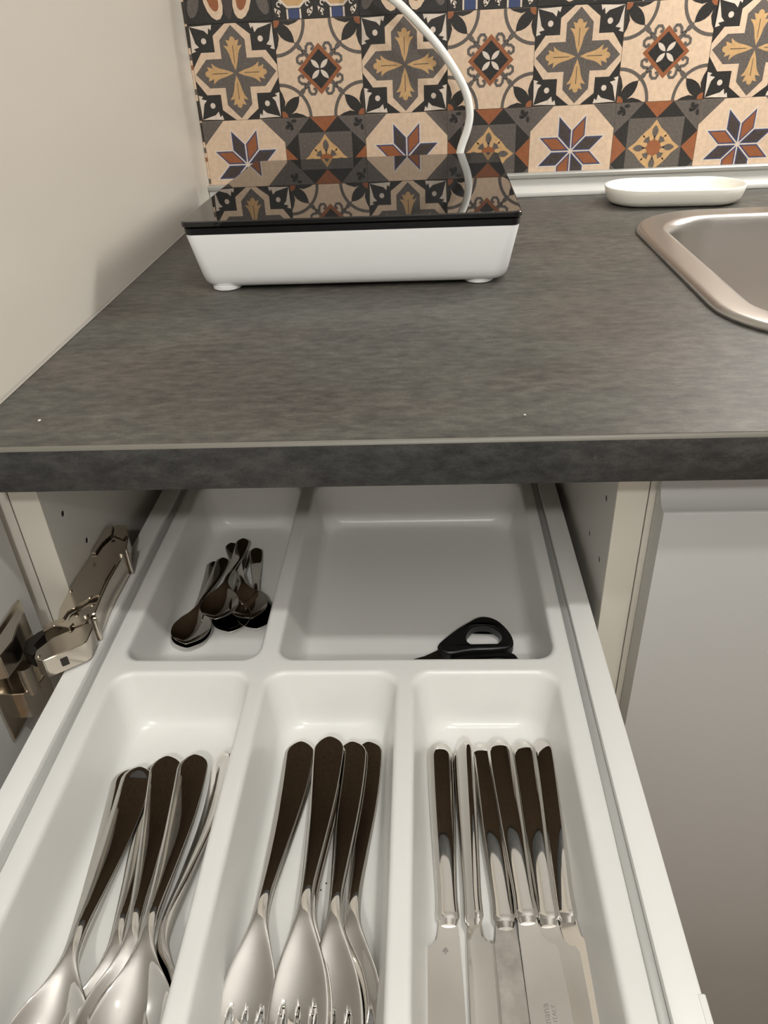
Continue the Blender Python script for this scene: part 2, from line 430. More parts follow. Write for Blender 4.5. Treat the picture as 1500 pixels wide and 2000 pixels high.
# ------------------------------------------------------------------ worktop
SK = (0.4675, 1.02, -0.520, -0.1355)       # sink outline
WT = 0.028
wt = thing('worktop', 'dark grey stone-look worktop with a front edge coloured darker for shade, spanning the whole width', 'worktop', (0.65,-0.3,0))
hole = rrect(SK[0]+.012, SK[1]-.012, SK[2]+.012, SK[3]-.012, 0.075, 8)
b = NB(); prism(b, [(0.0006,-0.0005),(0.0006,-0.6325),(XR,-0.6325),(XR,-0.0005)], -0.0012, 0.0, [hole])
finish('laminate_surface', b, M['top'], wt, (0.65,-0.3,0))
b = NB(); prism(b, [(0.0006,-0.0005),(0.0006,-0.6325),(XR,-0.6325),(XR,-0.0005)], -WT, -0.0012, [hole])
finish('chipboard_core', b, M['chip'], wt, (0.65,-0.3,0))
b = NB()
extr_x(b, [(-0.6325,-0.0016),(-0.6345,-0.0024),(-0.635,-0.0040),(-0.635,-0.0262),(-0.6345,-WT),(-0.6325,-WT)], 0.0006, XR)
finish('front_edge_band', b, M['edge'], wt, (0.65,-0.3,0))
b = NB()
extr_x(b, [(-0.6325,-0.0002),(-0.6335,-0.00045),(-0.6343,-0.0012),(-0.6347,-0.0024),(-0.6340,-0.0026),(-0.6325,-0.0016)], 0.0006, XR)
tag(finish('edge_highlight', b, M['edgeline'], wt, (0.65,-0.3,0)), 'thin beige highlight painted along the worktop front edge')

# ------------------------------------------------------------------ sink
b = NB(); x0, x1, y0, y1 = SK
def ring(ins, z, r): return [(x, y, z) for x, y in rrect(x0+ins, x1-ins, y0+ins, y1-ins, max(r, .004), 12)]
R0 = 0.085
loft(b, [ring(0,.0002,R0), ring(.0003,.0026,R0), ring(.0016,.0046,R0-.001), ring(.0038,.0056,R0-.003), ring(.006,.0058,R0-.005), ring(.0235,.0046,R0-.018),
         ring(.0255,.0042,R0-.02), ring(.0282,.0028,R0-.023), ring(.0305,-.0005,R0-.026), ring(.0320,-.008,R0-.027), ring(.039,-.120,R0-.032), ring(.043,-.140,R0-.036), ring(.053,-.152,R0-.044), ring(.070,-.156,.02)], cap0=False)
fix(b)
sink = thing('kitchen_sink', 'inset stainless steel sink bowl with rounded corner at the right edge', 'sink', ((x0+x1)/2, (y0+y1)/2, 0))
# keep the bowl normals outward towards the viewer
so = finish('bowl', b, M['sink'], sink, ((x0+x1)/2, (y0+y1)/2, 0), ang=60)
sm = so.modifiers.new('thick', 'SOLIDIFY'); sm.thickness = 0.0008; sm.offset = -1
b = NB(); cx, cy = (x0+x1)/2, (y0+y1)/2
cyl(b, (cx, cy, -.1558), (0,0,1), .040, .002, 28, r2=.037); cyl(b, (cx, cy, -.1538), (0,0,1), .026, .001, 24)
finish('drain', b, M['nickel'], sink, (cx, cy, 0))

# ------------------------------------------------------------------ soap dish
b = NB(); L, Wd = 0.0755, 0.0405
def st(ins, z):
    return [(x, y, z) for x, y in rrect(-L+ins, L-ins, -Wd+ins, Wd-ins, max(Wd-ins-.0005, .003), 14)]
loft(b, [st(.020,.0), st(.011,.0004), st(.006,.0024), st(.0033,.006), st(.0012,.0125), st(.0,.0180), st(.0004,.0187), st(.0012,.0189), st(.0019,.0184),
         st(.0034,.0125), st(.0058,.007), st(.009,.0040), st(.014,.003), st(.024,.003)])
fix(b)
dm = Matrix.Rotation(math.radians(-5.0), 4, 'Z'); bmesh.ops.transform(b, matrix=dm, verts=b.verts)
bmesh.ops.translate(b, verts=b.verts, vec=(0.5405, -0.0700, 0.0003))
tag(finish('soap_dish', b, M['dish'], org=(0.5405,-0.070,0), ang=50), 'long white oval dish on the worktop between sink and tiles', 'dish')

# ------------------------------------------------------------------ induction hob with its cable
HC = (0.2050, -0.2135); HW, HD = 0.1362, 0.1525; HR = -1.15
hob = thing('induction_hob', 'portable white induction hob with a black glass top on the worktop', 'hob', (HC[0], HC[1], 0))
def hr(ix, iy, z, r): return [(x, y, z) for x, y in rotz_pts(rrect(HC[0]-HW+ix, HC[0]+HW-ix, HC[1]-HD+iy, HC[1]+HD-iy, r, 8), HC, HR)]
b = NB()
loft(b, [hr(.020,.014,.0032,.008), hr(.016,.011,.0032,.009), hr(.0118,.0082,.0046,.012), hr(.0092,.0058,.0078,.013), hr(.0078,.0045,.0130,.013), hr(.0070,.0040,.018,.012), hr(.0016,.0014,.0460,.009), hr(.0018,.0016,.0473,.009)]); fix(b)
finish('body', b, M['hobwhite'], hob, (*HC, 0), ang=40)
b = NB(); loft(b, [hr(.0014,.0014,.0474,.008), hr(.0010,.0010,.0523,.008), hr(.002,.002,.0530,.007)]); fix(b)
finish('black_band', b, M['hobblack'], hob, (*HC, 0))
b = NB(); loft(b, [hr(.0006,.0006,.0535,.007), hr(.0,.0,.0541,.007), hr(0,0,.0571,.007), hr(.0005,.0005,.0578,.007), hr(.0012,.0012,.0580,.0065), hr(.0016,.0016,.0580,.0062)]); fix(b)
finish('glass_top', b, M['glass'], hob, (*HC, 0))
for fx, fy in ((.0935,-.3465), (.3065,-.3470), (.104,-.086), (.318,-.081)):
    b = NB(); cyl(b, (fx, fy, .0002), (0,0,1), .0110, .0010, 24, r2=.0122); cyl(b, (fx, fy, .0012), (0,0,1), .0122, .0030, 24)
    finish('foot', b, M['hobwhite'], hob, (*HC, 0))
b = NB()
tube(b, [(.299,-.061,.028),(.3005,-.052,.036),(.304,-.048,.0594),(.3118,-.047,.0814),(.3134,-.047,.099),(.3066,-.048,.1214),(.2872,-.0485,.1507),(.2659,-.049,.1746),(.2349,-.049,.2027),(.205,-.047,.222),(.19,-.04,.25),(.185,-.030,.30),(.184,-.024,.36),(.184,-.0012,.40)], .0043)
fix(b); tag(finish('power_cable', b, M['cable'], hob, (*HC, 0)), 'white power cable rising in a curve behind the hob')

# ------------------------------------------------------------------ open base cabinet
CXL, CXR, CYF = -0.0045, 0.3955, -0.5906
cab = thing('base_cabinet', 'open white base cabinet under the worktop, its drawer pulled out', 'cabinet', (0.195,-0.3,-0.8))
CO = (0.195,-0.3,-0.8)
def panel(x0, x1, inner_sign, pins):
    b = NB()
    outl = [(CYF,-.8),(-.012,-.8),(-.012,-.0285),(CYF,-.0285)]
    holes = [[(y+.0023*math.cos(2*PI*i/10), z+.0023*math.sin(2*PI*i/10)) for i in range(10)] for y, z in pins]
    xm = x1-.009 if inner_sign > 0 else x0+.009
    f = lambda u, v, w: (w, u, v)
    if inner_sign > 0: box(b, x0, xm, CYF, -.012, -.8, -.0285); prism(b, outl, xm, x1, holes, f)
    else: prism(b, outl, x0, xm, holes, f); box(b, xm, x1, CYF, -.012, -.8, -.0285)
    return finish('side_panel', b, M['white'], cab, CO)
pl = [(-.5697,-.0843), (-.5499,-.1202), (-.5697,-.0523)]
pr = [(-.5686,-.0796), (-.5364,-.1291), (-.571,-.1268)]
panel(CXL, 0.0144, 1, pl); panel(0.3766, CXR, -1, pr)
for x0, x1 in ((CXL, 0.0144), (0.3766, CXR)):
    b = NB(); box(b, x0, x1, CYF-.0012, CYF-.0002, -.8, -.0285, .0002, 1); finish('edge_strip', b, M['cream'], cab, CO)
for i, pins in enumerate((pl, pr)):
    for y, z in pins:
        b = NB(); x = .0144-.0009 if i == 0 else .3766+.0009
        cyl(b, (x, y, z), (1 if i == 0 else -1, 0, 0), .0022, .0006, 10); finish('peg_hole_shade', b, M['hole'], cab, CO)  # dark disc set in each hole in place of the shade inside it
b = NB(); box(b, 0.0146, 0.3764, -.02, -.012, -.8, -.0285); finish('back_panel', b, M['white'], cab, CO)
b = NB(); box(b, 0.0146, 0.3764, CYF, -.0205, -.8, -.782); finish('bottom_panel', b, M['white'], cab, CO)
for x0, x1 in ((.0146,.0280), (.3708,.3764)):
    b = NB(); box(b, x0, x1, -.575, -.03, -.235, -.205, .001, 1); finish('drawer_runner', b, M['runner'], cab, CO)
b = NB(); box(b, -.030, -.0112, -.992, -.5965, -.78, -.032, .0012, 2); 
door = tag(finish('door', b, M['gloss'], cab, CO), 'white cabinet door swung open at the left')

# ---- hinge of the open door (plates extruded along the vertical pivots)
b = NB(); prism(b, [(.0146,-.583),(.0146,-.520),(.0174,-.5145),(.0292,-.5148),(.0357,-.5288),(.0402,-.550),(.0375,-.5826)], -.1485, -.1318)
bmesh.ops.bevel(b, geom=[e for e in b.edges if e.calc_face_angle(0) > .5], offset=.0006, segments=2, affect='EDGES')
hinge = tag(finish('hinge', b, M['nickel'], cab, CO), 'nickel plated wide-angle hinge of the open door')
def hp(name, outline, z0, z1, m='nickel', bev=.0005):
    b = NB(); prism(b, outline, z0, z1)
    if bev: bmesh.ops.bevel(b, geom=[e for e in b.edges if len(e.link_faces) == 2 and e.calc_face_angle(0) > .5], offset=bev, segments=2, affect='EDGES')
    return finish(name, b, M[m], hinge, (0,0,0))
hp('cover_plate', [(.0150,-.552),(.0150,-.5215),(.0178,-.5155),(.0200,-.5160),(.0230,-.5290),(.0196,-.5400),(.0190,-.5520)], -.1316, -.1298)
hp('cover_plate', [(.0205,-.5150),(.0290,-.5152),(.0352,-.5290),(.0340,-.5345),(.0240,-.5285)], -.1316, -.1302)
hp('arm_plate', [(.0168,-.6141),(.0148,-.585),(.0160,-.567),(.0385,-.565),(.0377,-.5826),(.0392,-.600),(.0330,-.6035),(.0240,-.6165),(.0236,-.624),(.0205,-.6262)], -.1340, -.1306)
hp('side_link', [(.0388,-.553),(.0402,-.553),(.0398,-.583),(.0408,-.600),(.0424,-.618),(.0400,-.619),(.0386,-.600),(.0378,-.583)], -.1500, -.1312)
hp('knuckle', [(.0245,-.6165),(.0330,-.6050),(.0390,-.6030),(.0405,-.6150),(.0380,-.6240),(.0310,-.6285),(.0255,-.6240)], -.1470, -.1335)
hp('pivot_link', [(.0206,-.6375),(.0300,-.6300),(.0375,-.6245),(.0415,-.6235),(.0436,-.6270),(.0445,-.6405),(.0425,-.6440),(.0235,-.6585),(.0168,-.6560),(.0150,-.6490)], -.1492, -.1348)
hp('spring_arm', [(.0110,-.6290),(.0180,-.6225),(.0250,-.6230),(.0310,-.6260),(.0300,-.6310),(.0240,-.6295),(.0190,-.6290),(.0140,-.6345)], -.1420, -.1322)
hp('dark_link', [(.0030,-.6380),(.0080,-.6300),(.0140,-.6240),(.0185,-.6265),(.0130,-.6340),(.0110,-.6430),(.0160,-.6490),(.0140,-.6530),(.0060,-.6490)], -.1460, -.1362, 'nickeldark')
hp('cup_plate', [(-.0110,-.668),(-.0088,-.668),(-.0088,-.612),(-.0110,-.612)], -.196, -.124)
hp('cup_wing', [(-.0110,-.668),(.0015,-.664),(.0030,-.650),(-.0015,-.630),(-.0020,-.622),(-.0110,-.618)], -.1440, -.1260)
hp('cup_wing', [(-.0110,-.655),(-.0010,-.654),(.0060,-.642),(.0060,-.634),(-.0020,-.622),(-.0110,-.616)], -.1900, -.1680)
for x, y, r, z0, z1, m in ((.0412,-.5500,.0013,-.1505,-.1285,'nickel'), (.0385,-.5535,.0022,-.1318,-.1288,'nickel'), (.0425,-.6215,.0018,-.1500,-.1335,'nickel'),
                     (.0330,-.6020,.0019,-.1306,-.1296,'nickel'), (.0265,-.6130,.0015,-.1306,-.1298,'nickel'), (.0350,-.6175,.0021,-.1335,-.1322,'nickel'),
                     (.0245,-.5320,.0013,-.1302,-.1292,'nickeldark'), (.0170,-.5950,.0012,-.1306,-.1298,'nickel'), (.0185,-.6540,.0011,-.1348,-.1340,'nickel'),
                     (.0012,-.6470,.0050,-.172,-.150,'nickel')):
    b = NB(); cyl(b, (x, y, z0), (0,0,1), r, z1-z0, 14); finish('pin', b, M[m], hinge, (0,0,0))
b = NB(); d = Vector((.0445-.0235, -.6440+.6585, 0)).normalized(); nrm = Vector((d.y, -d.x, 0)); c = Vector((.0325,-.6515,-.1420))
vs = [c + d*a*.0022 + nrm*bb + Vector((0,0,1))*cc*.0026 for a in (-1,1) for bb in (-.001,.0010) for cc in (-1,1)]
bmesh.ops.convex_hull(b, input=[b.verts.new(v) for v in vs]); finish('slot_shade', b, M['hole'], hinge, (0,0,0))  # dark block in place of a recess, its shade put into the colour

# ---- drawer
ZD = -0.1514; DX0, DX1, DY0, DY1 = 0.0289, 0.3698, -0.925, -0.360
b = NB(); box(b, DX0+.014, DX1-.014, DY0+.002, DY1+.002, -.212, -.198)
drawer = finish('drawer', b, M['powder'], cab, CO)
tag(drawer, 'white drawer pulled out under the worktop')
for x0, x1 in ((DX0, DX0+.0150), (DX1-.0145, DX1)):
    b = NB(); box(b, x0, x1, DY0, DY1, -.240, ZD, .0008, 2); finish('drawer_side', b, M['powder'], drawer, (0,0,0))
for x0, x1 in ((DX0+.0152, DX0+.0200), (DX1-.0192, DX1-.0147)):
    b = NB(); box(b, x0, x1, DY0+.001, DY1-.001, -.212, ZD-.0035, .0006, 2); finish('inner_rail', b, M['groove'], drawer, (0,0,0))
b = NB(); box(b, DX0+.0002, DX1-.0002, DY1, DY1+.012, -.212, ZD+.002); finish('drawer_back', b, M['powder'], drawer, (0,0,0))
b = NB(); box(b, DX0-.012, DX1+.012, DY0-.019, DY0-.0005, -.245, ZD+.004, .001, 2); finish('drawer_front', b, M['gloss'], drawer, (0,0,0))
b = NB(); box(b, DX1-.002, DX1+.0012, -.924, -.8355, -.20, ZD+.0003, .0004, 1); finish('front_bracket', b, M['powder'], drawer, (0,0,0))
for o in [*hinge.children, *drawer.children]: o.location = (0, 0, 0)
# hinge/drawer children were built in world-relative space: shift by the parent's baked origin (all share CO)
for par in (hinge, drawer):
    for o in par.children: o.data.transform(Matrix.Translation(-Vector(CO)))

# ------------------------------------------------------------------ neighbouring sink cabinet on the right
scab = thing('sink_cabinet', 'closed white base cabinet under the sink, right of the open drawer', 'cabinet', (0.70,-0.3,-0.8)); SO = (0.70,-0.3,-0.8)
for x0, x1 in ((0.3962,0.4142), (0.98,0.998)):
    b = NB(); box(b, x0, x1, CYF-.001, -.012, -.8, -.0285, .0004, 1); finish('side_panel', b, M['cream'], scab, SO)
b = NB(); box(b, .4144, .9798, CYF-.001, CYF+.016, -.075, -.0285, .0004, 1); finish('front_rail', b, M['white'], scab, SO)
b = NB(); box(b, .4144, .9798, CYF, -.012, -.8, -.782); finish('bottom_panel', b, M['white'], scab, SO)
b = NB()
extr_x(b, [(-.5930,-.78),(-.6105,-.78),(-.6110,-.7795),(-.6110,-.0658),(-.6107,-.0647),(-.6098,-.0640),(-.6085,-.0641),(-.6060,-.0636),(-.6030,-.0618),(-.6005,-.0590),(-.5988,-.0550),(-.5980,-.0500),(-.5978,-.0330),(-.5970,-.0320),(-.5930,-.0320)], 0.4000, 0.9965)
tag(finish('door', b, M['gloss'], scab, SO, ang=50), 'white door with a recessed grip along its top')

# ------------------------------------------------------------------ cutlery tray
ZR, ZF = -0.1560, -0.1950
TO = (0.0492, 0.3502, -0.9060, -0.4020)
COMP = [(.0580,.1500,-.8950,-.6455), (.1560,.2425,-.8950,-.6455), (.2485,.3410,-.8950,-.6455), (.0580,.1525,-.6375,-.4130), (.1600,.3430,-.6375,-.4130)]
b = NB()
outer = rrect(*TO, .012, 8)
sup = [rrect(x0-.0006, x1+.0006, y0-.0006, y1+.0006, .0126, 10) for x0, x1, y0, y1 in COMP]
loops = [outer] + sup
tris = tessellate_polygon([[Vector((p[0], p[1], 0)) for p in l] for l in loops])
flatv = [b.verts.new((p[0], p[1], ZR)) for l in loops for p in l]
for t in tris: b.faces.new([flatv[i] for i in t])
def link(bm, A, B):
    n = len(A)
    for i in range(n): bm.faces.new((A[i], A[(i+1) % n], B[(i+1) % n], B[i]))
k = len(outer)
prof = [(0,0)] + [(.0028*(1-math.cos(a)), .0028*math.sin(a)-.0028) for a in []]
wallp = [(0.0,0.0), (.0009,-.00015), (.0017,-.0006), (.0024,-.0014), (.0029,-.0026), (.0032,-.0040), (.0052,-.0150), (.0070,-.0255)]
H = ZF - ZR
for i in range(1, 7):
    a = PI/2*i/6*0.92
    wallp.append((.0070+.0006+.0076*(1-math.cos(a)), -.0262-(-.0262-H)*math.sin(a)/math.sin(PI/2*.92)))
wallp.append((.0172, H))
for ci, (x0, x1, y0, y1) in enumerate(COMP):
    prev = flatv[k:k+len(sup[ci])]; k += len(sup[ci])
    for ins, dz in wallp:
        cur = [b.verts.new((x, y, ZR+dz)) for x, y in rrect(x0+ins, x1-ins, y0+ins, y1-ins, .0120+ins*.35, 10)]
        link(b, prev, cur); prev = cur
    b.faces.new(prev)
prev = flatv[:len(outer)]
for ins, dz in ((-.0006,-.0003), (-.0009,-.001), (-.0009,-.004)):
    cur = [b.verts.new((x, y, ZR+dz)) for x, y in rrect(TO[0]+ins, TO[1]-ins, TO[2]+ins, TO[3]-ins, .012-ins, 8)]
    link(b, prev, cur); prev = cur
fix(b)
tr = tag(finish('cutlery_tray', b, M['plastic'], org=(.2,-.65,ZF), ang=50), 'white plastic cutlery tray with five compartments lying in the drawer', 'cutlery tray')
sm = tr.modifiers.new('thick', 'SOLIDIFY'); sm.thickness = 0.0016; sm.offset = -1.0
me = tr.data
up = sum(p.area*(1 if p.normal.z > 0 else -1) for p in me.polygons)
if up < 0: me.flip_normals()

# ------------------------------------------------------------------ cutlery
def interp(tab, s):
    """smooth (Catmull-Rom) interpolation in a table of (s, v)"""
    if s <= tab[0][0]: return tab[0][1]
    for i in range(len(tab)-1):
        if s <= tab[i+1][0]:
            s0, v0 = tab[i]; s1, v1 = tab[i+1]
            a = tab[i-1] if i > 0 else tab[i]; d = tab[i+2] if i+2 < len(tab) else tab[i+1]
            h = s1-s0; t = (s-s0)/h
            m0 = (v1-a[1])/(s1-a[0])*h if s1 != a[0] else 0; m1 = (d[1]-v0)/(d[0]-s0)*h if d[0] != s0 else 0
            return (2*t**3-3*t*t+1)*v0+(t**3-2*t*t+t)*m0+(-2*t**3+3*t*t)*v1+(t**3-t*t)*m1
    return tab[-1][1]
def shell_parts(S_, V_, fn, split, names, mats, mask=None, exp=5.0, short=1.0):
    """loft a thin metal piece: fn(s) -> halfwidth, z, thickness, dish.  Lies along -y with its handle end at the origin."""
    ns, nv = len(S_), len(V_)
    top = {}; bot = {}; vs = []; 
    for i, s in enumerate(S_):
        hw, zc, th, dish = fn(s); ys = s if s < split else split+(s-split)*short
        for j, v in enumerate(V_):
            e = th/2*(0.22 + 0.78*(1-abs(v)**exp)**0.5)
            z = zc + dish*v*v
            top[i,j] = len(vs); vs.append((hw*v, -ys, z+e)); bot[i,j] = len(vs); vs.append((hw*v, -ys, z-e))
    faces = []; si = []
    keep = lambda i, j: 0 <= i < ns-1 and 0 <= j < nv-1 and not (mask and mask(i, j))
    for i in range(ns-1):
        for j in range(nv-1):
            if not keep(i, j): continue
            q = [(i,j),(i+1,j),(i+1,j+1),(i,j+1)]
            F = [[top[a] for a in q], [bot[a] for a in q][::-1]]
            for (a, c, nb) in (((i,j),(i+1,j),(i,j-1)), ((i+1,j),(i+1,j+1),(i+1,j)), ((i+1,j+1),(i,j+1),(i,j+1)), ((i,j+1),(i,j),(i-1,j))):
                if not keep(*nb): F.append([top[c], top[a], bot[a], bot[c]])
            for f in F: faces.append(f); si.append(S_[i])
    me = bpy.data.meshes.new('tmp'); me.from_pydata(vs, [], faces); me.update()
    nrm = [n.vector.copy() for n in me.vertex_normals]
    bpy.data.meshes.remove(me)
    out = []
    lims = [-1, split, 9]
    for p in range(2):
        sel = [f for f, s in zip(faces, si) if lims[p] <= s < lims[p+1]]
        ids = sorted({v for f in sel for v in f}); mp = {v: i for i, v in enumerate(ids)}
        m2 = bpy.data.meshes.new(names[p]); m2.from_pydata([vs[v] for v in ids], [], [[mp[v] for v in f] for f in sel]); m2.update()
        m2.shade_smooth(); m2.normals_split_custom_set_from_vertices([nrm[v] for v in ids]); m2.materials.append(mats[p])
        out.append(m2)
    return out
def cosv(n): return [-math.cos(PI*i/n) for i in range(n+1)]
def frange(a, b_, n): return [a+(b_-a)*i/n for i in range(n+1)]
def endround(s, L, r0, r1):
    k = 1.0
    if s < r0: k *= math.sqrt(max(0, 1-(1-s/r0)**2))
    if L-s < r1: k *= math.sqrt(max(0, 1-(1-(L-s)/r1)**2))
    return max(k, 0.06)
VW = [-1,-.985,-.95,-.88,-.7,-.45,-.2,0,.2,.45,.7,.88,.95,.985,1]
def spoon_meshes(sc, wide, short=1.0):
    hwt = [(0,.0094),(.012,.0094),(.03,.0088),(.06,.0068),(.09,.0046),(.108,.0037),(.118,.0042),(.127,.0080),(.138,.0150),(.15,.0195),(.162,.0208),(.175,.0188),(.186,.0125),(.192,.0075)]
    zt = [(0,.0046),(.012,.0032),(.03,.0032),(.05,.0052),(.08,.0105),(.105,.0152),(.118,.0148),(.13,.0098),(.142,.0050),(.155,.0026),(.167,.0022),(.18,.0042),(.192,.0078)]
    tt = [(0,.0020),(.03,.0022),(.06,.0026),(.09,.0034),(.108,.0040),(.12,.0034),(.135,.0020),(.192,.0016)]
    dt = [(0,0),(.06,-.0004),(.105,-.0008),(.118,.0),(.128,.0022),(.14,.0062),(.155,.0092),(.17,.0088),(.183,.0050),(.192,.0010)]
    T = 0.192
    fn = lambda q: (sc*interp(hwt, q/sc)*(wide if q/sc > .118 else 1)*endround(q/sc, T, .0085, .010), sc*interp(zt, q/sc), sc*interp(tt, q/sc), sc*interp(dt, q/sc))
    ss = [sc*v for v in [0,.0003,.001,.002,.0035,.005,.007,.0085] + frange(.012,.10,14) + frange(.104,.182,26) + [.1845,.187,.189,.1905,.1914,.192]]
    return shell_parts(ss, VW, fn, sc*.1195, ('handle', 'bowl'), (M['steel'], M['steel']), short=short)
def fork_meshes():
    hwt = [(0,.0092),(.012,.0092),(.03,.0084),(.06,.0064),(.09,.0044),(.106,.0036),(.118,.0042),(.128,.0074),(.138,.0110),(.148,.0132),(.158,.0140),(.176,.0137),(.203,.0124)]
    zt = [(0,.0046),(.012,.0032),(.03,.0032),(.05,.0052),(.08,.0108),(.104,.0152),(.118,.0150),(.128,.0114),(.141,.0062),(.154,.0030),(.166,.0022),(.181,.0036),(.203,.0105)]
    tt = [(0,.0020),(.03,.0022),(.06,.0026),(.09,.0034),(.106,.0040),(.119,.0034),(.135,.0022),(.203,.0016)]
    dt = [(0,0),(.06,-.0004),(.104,-.0008),(.118,.0),(.13,.0014),(.144,.0022),(.156,.0016),(.17,.0004),(.203,0)]
    fn = lambda q: (interp(hwt, q)*endround(q, .25, .0085, .001), interp(zt, q), interp(tt, q), interp(dt, q))
    ss = [0,.0003,.001,.002,.0035,.005,.007,.0085] + frange(.012,.10,14) + frange(.104,.1498,16) + [.1528,.1558] + [.1588,.1602] + frange(.163,.201,12) + [.203]
    V = [-1,-.97,-.9,-.75,-.60,-.55, -.50,-.38,-.26,-.21, -.15,-.07,.07,.15, .21,.26,.38,.50,.55, .60,.75,.9,.97,1]
    V = [-1,-.97,-.90,-.80,-.70,-.66,  -.62,-.58,-.54,-.50,-.46,  -.42,-.32,-.22,-.12,  -.08,-.04,.04,.08,   .12,.22,.32,.42, .46,.50,.54,.58,.62, .66,.70,.80,.90,.97,1]
    cols = [0 if not ((-.62 <= (V[j]+V[j+1])/2 <= -.42) or (-.09 <= (V[j]+V[j+1])/2 <= .09) or (.42 <= (V[j]+V[j+1])/2 <= .62)) else 1 for j in range(len(V)-1)]
    def mask(i, j):
        s = ss[i]
        if not cols[j]: return False
        vm = (V[j]+V[j+1])/2; c0 = min((-.52, 0, .52), key=lambda c: abs(c-vm)); off = abs(vm-c0)
        return s >= (.1528 if off < .05 else .1558)
    return shell_parts(ss, V, fn, .1125, ('handle', 'head'), (M['steel'], M['steel']), mask)
def knife_meshes():
    # hollow round handle
    hwt = [(0,.0068),(.01,.0078),(.03,.0077),(.06,.0068),(.085,.0058),(.10,.0054),(.1115,.0060)]
    tht = [(0,.0060),(.01,.0070),(.03,.0072),(.06,.0066),(.09,.0062),(.1115,.0064)]
    b = NB(); rings = []
    for s in [0,.0002,.0008,.0018,.003,.0045,.006,.008] + frange(.011,.108,14) + [.1095,.1108,.1115]:
        k = endround(s, .1115+.05, .0080, .001); 
        if s > .1095: k *= 1-.16*((s-.1095)/.002)
        hw = interp(hwt, s)*k; th = interp(tht, s)*(0.35+.65*min(1, k) if s < .02 else k)
        rings.append([(hw*math.copysign(abs(math.cos(a))**.8, math.cos(a)), -s, .0038+th/2*math.copysign(abs(math.sin(a))**.75, math.sin(a))) for a in [2*PI*i/24 for i in range(24)]])
    loft(b, rings); fix(b)
    hm = bpy.data.meshes.new('handle'); b.to_mesh(hm); b.free(); hm.materials.append(M['steel']); hm.shade_smooth(); hm.set_sharp_from_angle(angle=math.radians(50))
    # flat blade, edge on the left (-x)
    ol = [(.0046,-.1108),(.0052,-.120),(.0068,-.205),(.0062,-.213),(.0040,-.2195),(.0005,-.2230),(-.0050,-.2215),(-.0095,-.214),(-.0120,-.200),(-.0130,-.150),(-.0124,-.1265),(-.0112,-.1245),(-.0085,-.1238),(-.0060,-.1205),(-.0050,-.1150),(-.0046,-.1108)]
    b = NB(); prism(b, ol, .0026, .0046)
    bmesh.ops.bevel(b, geom=[e for e in b.edges if e.calc_face_angle(0) > .8], offset=.0005, segments=2, affect='EDGES')
    cyl(b, (0,-.1112,.0036), (0,-1,0), .0050, .003, 18, r2=.0040)
    for v in b.verts:
        if v.co.y > -.1143 and abs(v.co.x) < .0052: v.co.z = .0036 + (v.co.z-.0036)*.62 if abs(v.co.z-.0036) > .001 else v.co.z
    fix(b)
    bm_ = bpy.data.meshes.new('blade'); b.to_mesh(bm_); b.free(); bm_.materials.append(M['blade']); bm_.shade_smooth(); bm_.set_sharp_from_angle(angle=math.radians(25))
    return hm, bm_
def mirrored(me):
    m = me.copy(); m.transform(Matrix.Scale(-1, 4, (1,0,0))); m.flip_normals(); return m
def put(name, label, cat, group, meshes, names, x, y, z, ang, pitch=0, roll=0):
    t = thing(name, label, cat, (x, y, z), group)
    t.rotation_euler = (math.radians(pitch), math.radians(roll), math.radians(ang))
    for n, m in zip(names, meshes):
        o = bpy.data.objects.new(n, m); COL.objects.link(o); o.parent = t
    return t
SP = spoon_meshes(1.0, 1.0); FK = fork_meshes(); TE = spoon_meshes(.60, 1.18, .84)
KR = knife_meshes(); KL = KR; KM = tuple(mirrored(m) for m in KR)
KS = (KR[0], KR[1].copy()); KS[1].materials.clear(); KS[1].materials.append(M['stained'])
Zf = ZF + .0004
g = 'tablespoons in the left front compartment'
for lb, x, y, dz, a, pi_, ro in (
    ('steel tablespoon lying leftmost, underneath its twin at the left wall of the tray', .0775,-.6965,.0006,5.0,0,5),
    ('steel tablespoon on top of the leftmost pair, bowl at the bottom left corner', .0845,-.6965,.0034,2.0,0,5),
    ('steel tablespoon underneath, its scratched edge showing left of the middle handle', .0945,-.6895,.0000,7.0,0,0),
    ('steel tablespoon second handle from the left, bowl nested in the middle pile', .0990,-.6885,.0034,8.2,0,4),
    ('steel tablespoon third handle from the left, its bowl on top of the middle pile', .1172,-.6893,.0060,4.2,0,-4),
    ('steel tablespoon tipped on its edge against the divider at the right', .1375,-.6885,.0080,2.0,0,-38)):
    put('tablespoon', lb, 'spoon', g, SP, ('handle','bowl'), x, y, Zf+dz, a, pi_, ro)
g = 'forks in the middle front compartment'
for lb, x, y, dz, a, pi_, ro in (
    ('steel fork hidden underneath the leftmost fork of the middle compartment', .1825,-.6766,.0000,-2.8,0,0),
    ('steel fork lying leftmost, on top of its pair in the middle compartment', .1808,-.6766,.0030,-2.0,0,0),
    ('steel fork hidden underneath the second fork from the left', .2008,-.6760,.0028,0.3,0,-3),
    ('steel fork second from the left, on top of its pair', .1988,-.6758,.0066,0.5,0,-4),
    ('steel fork third from the left, its handle partly under the rightmost fork', .2128,-.6775,.0040,1.2,0,-8),
    ('steel fork rightmost in the middle compartment, its head under the third fork', .2229,-.6764,.0026,1.2,0,-13)):
    put('fork', lb, 'fork', g, FK, ('handle','head'), x, y, Zf+dz, a, pi_, ro)
g = 'table knives in the right front compartment'
KN = []
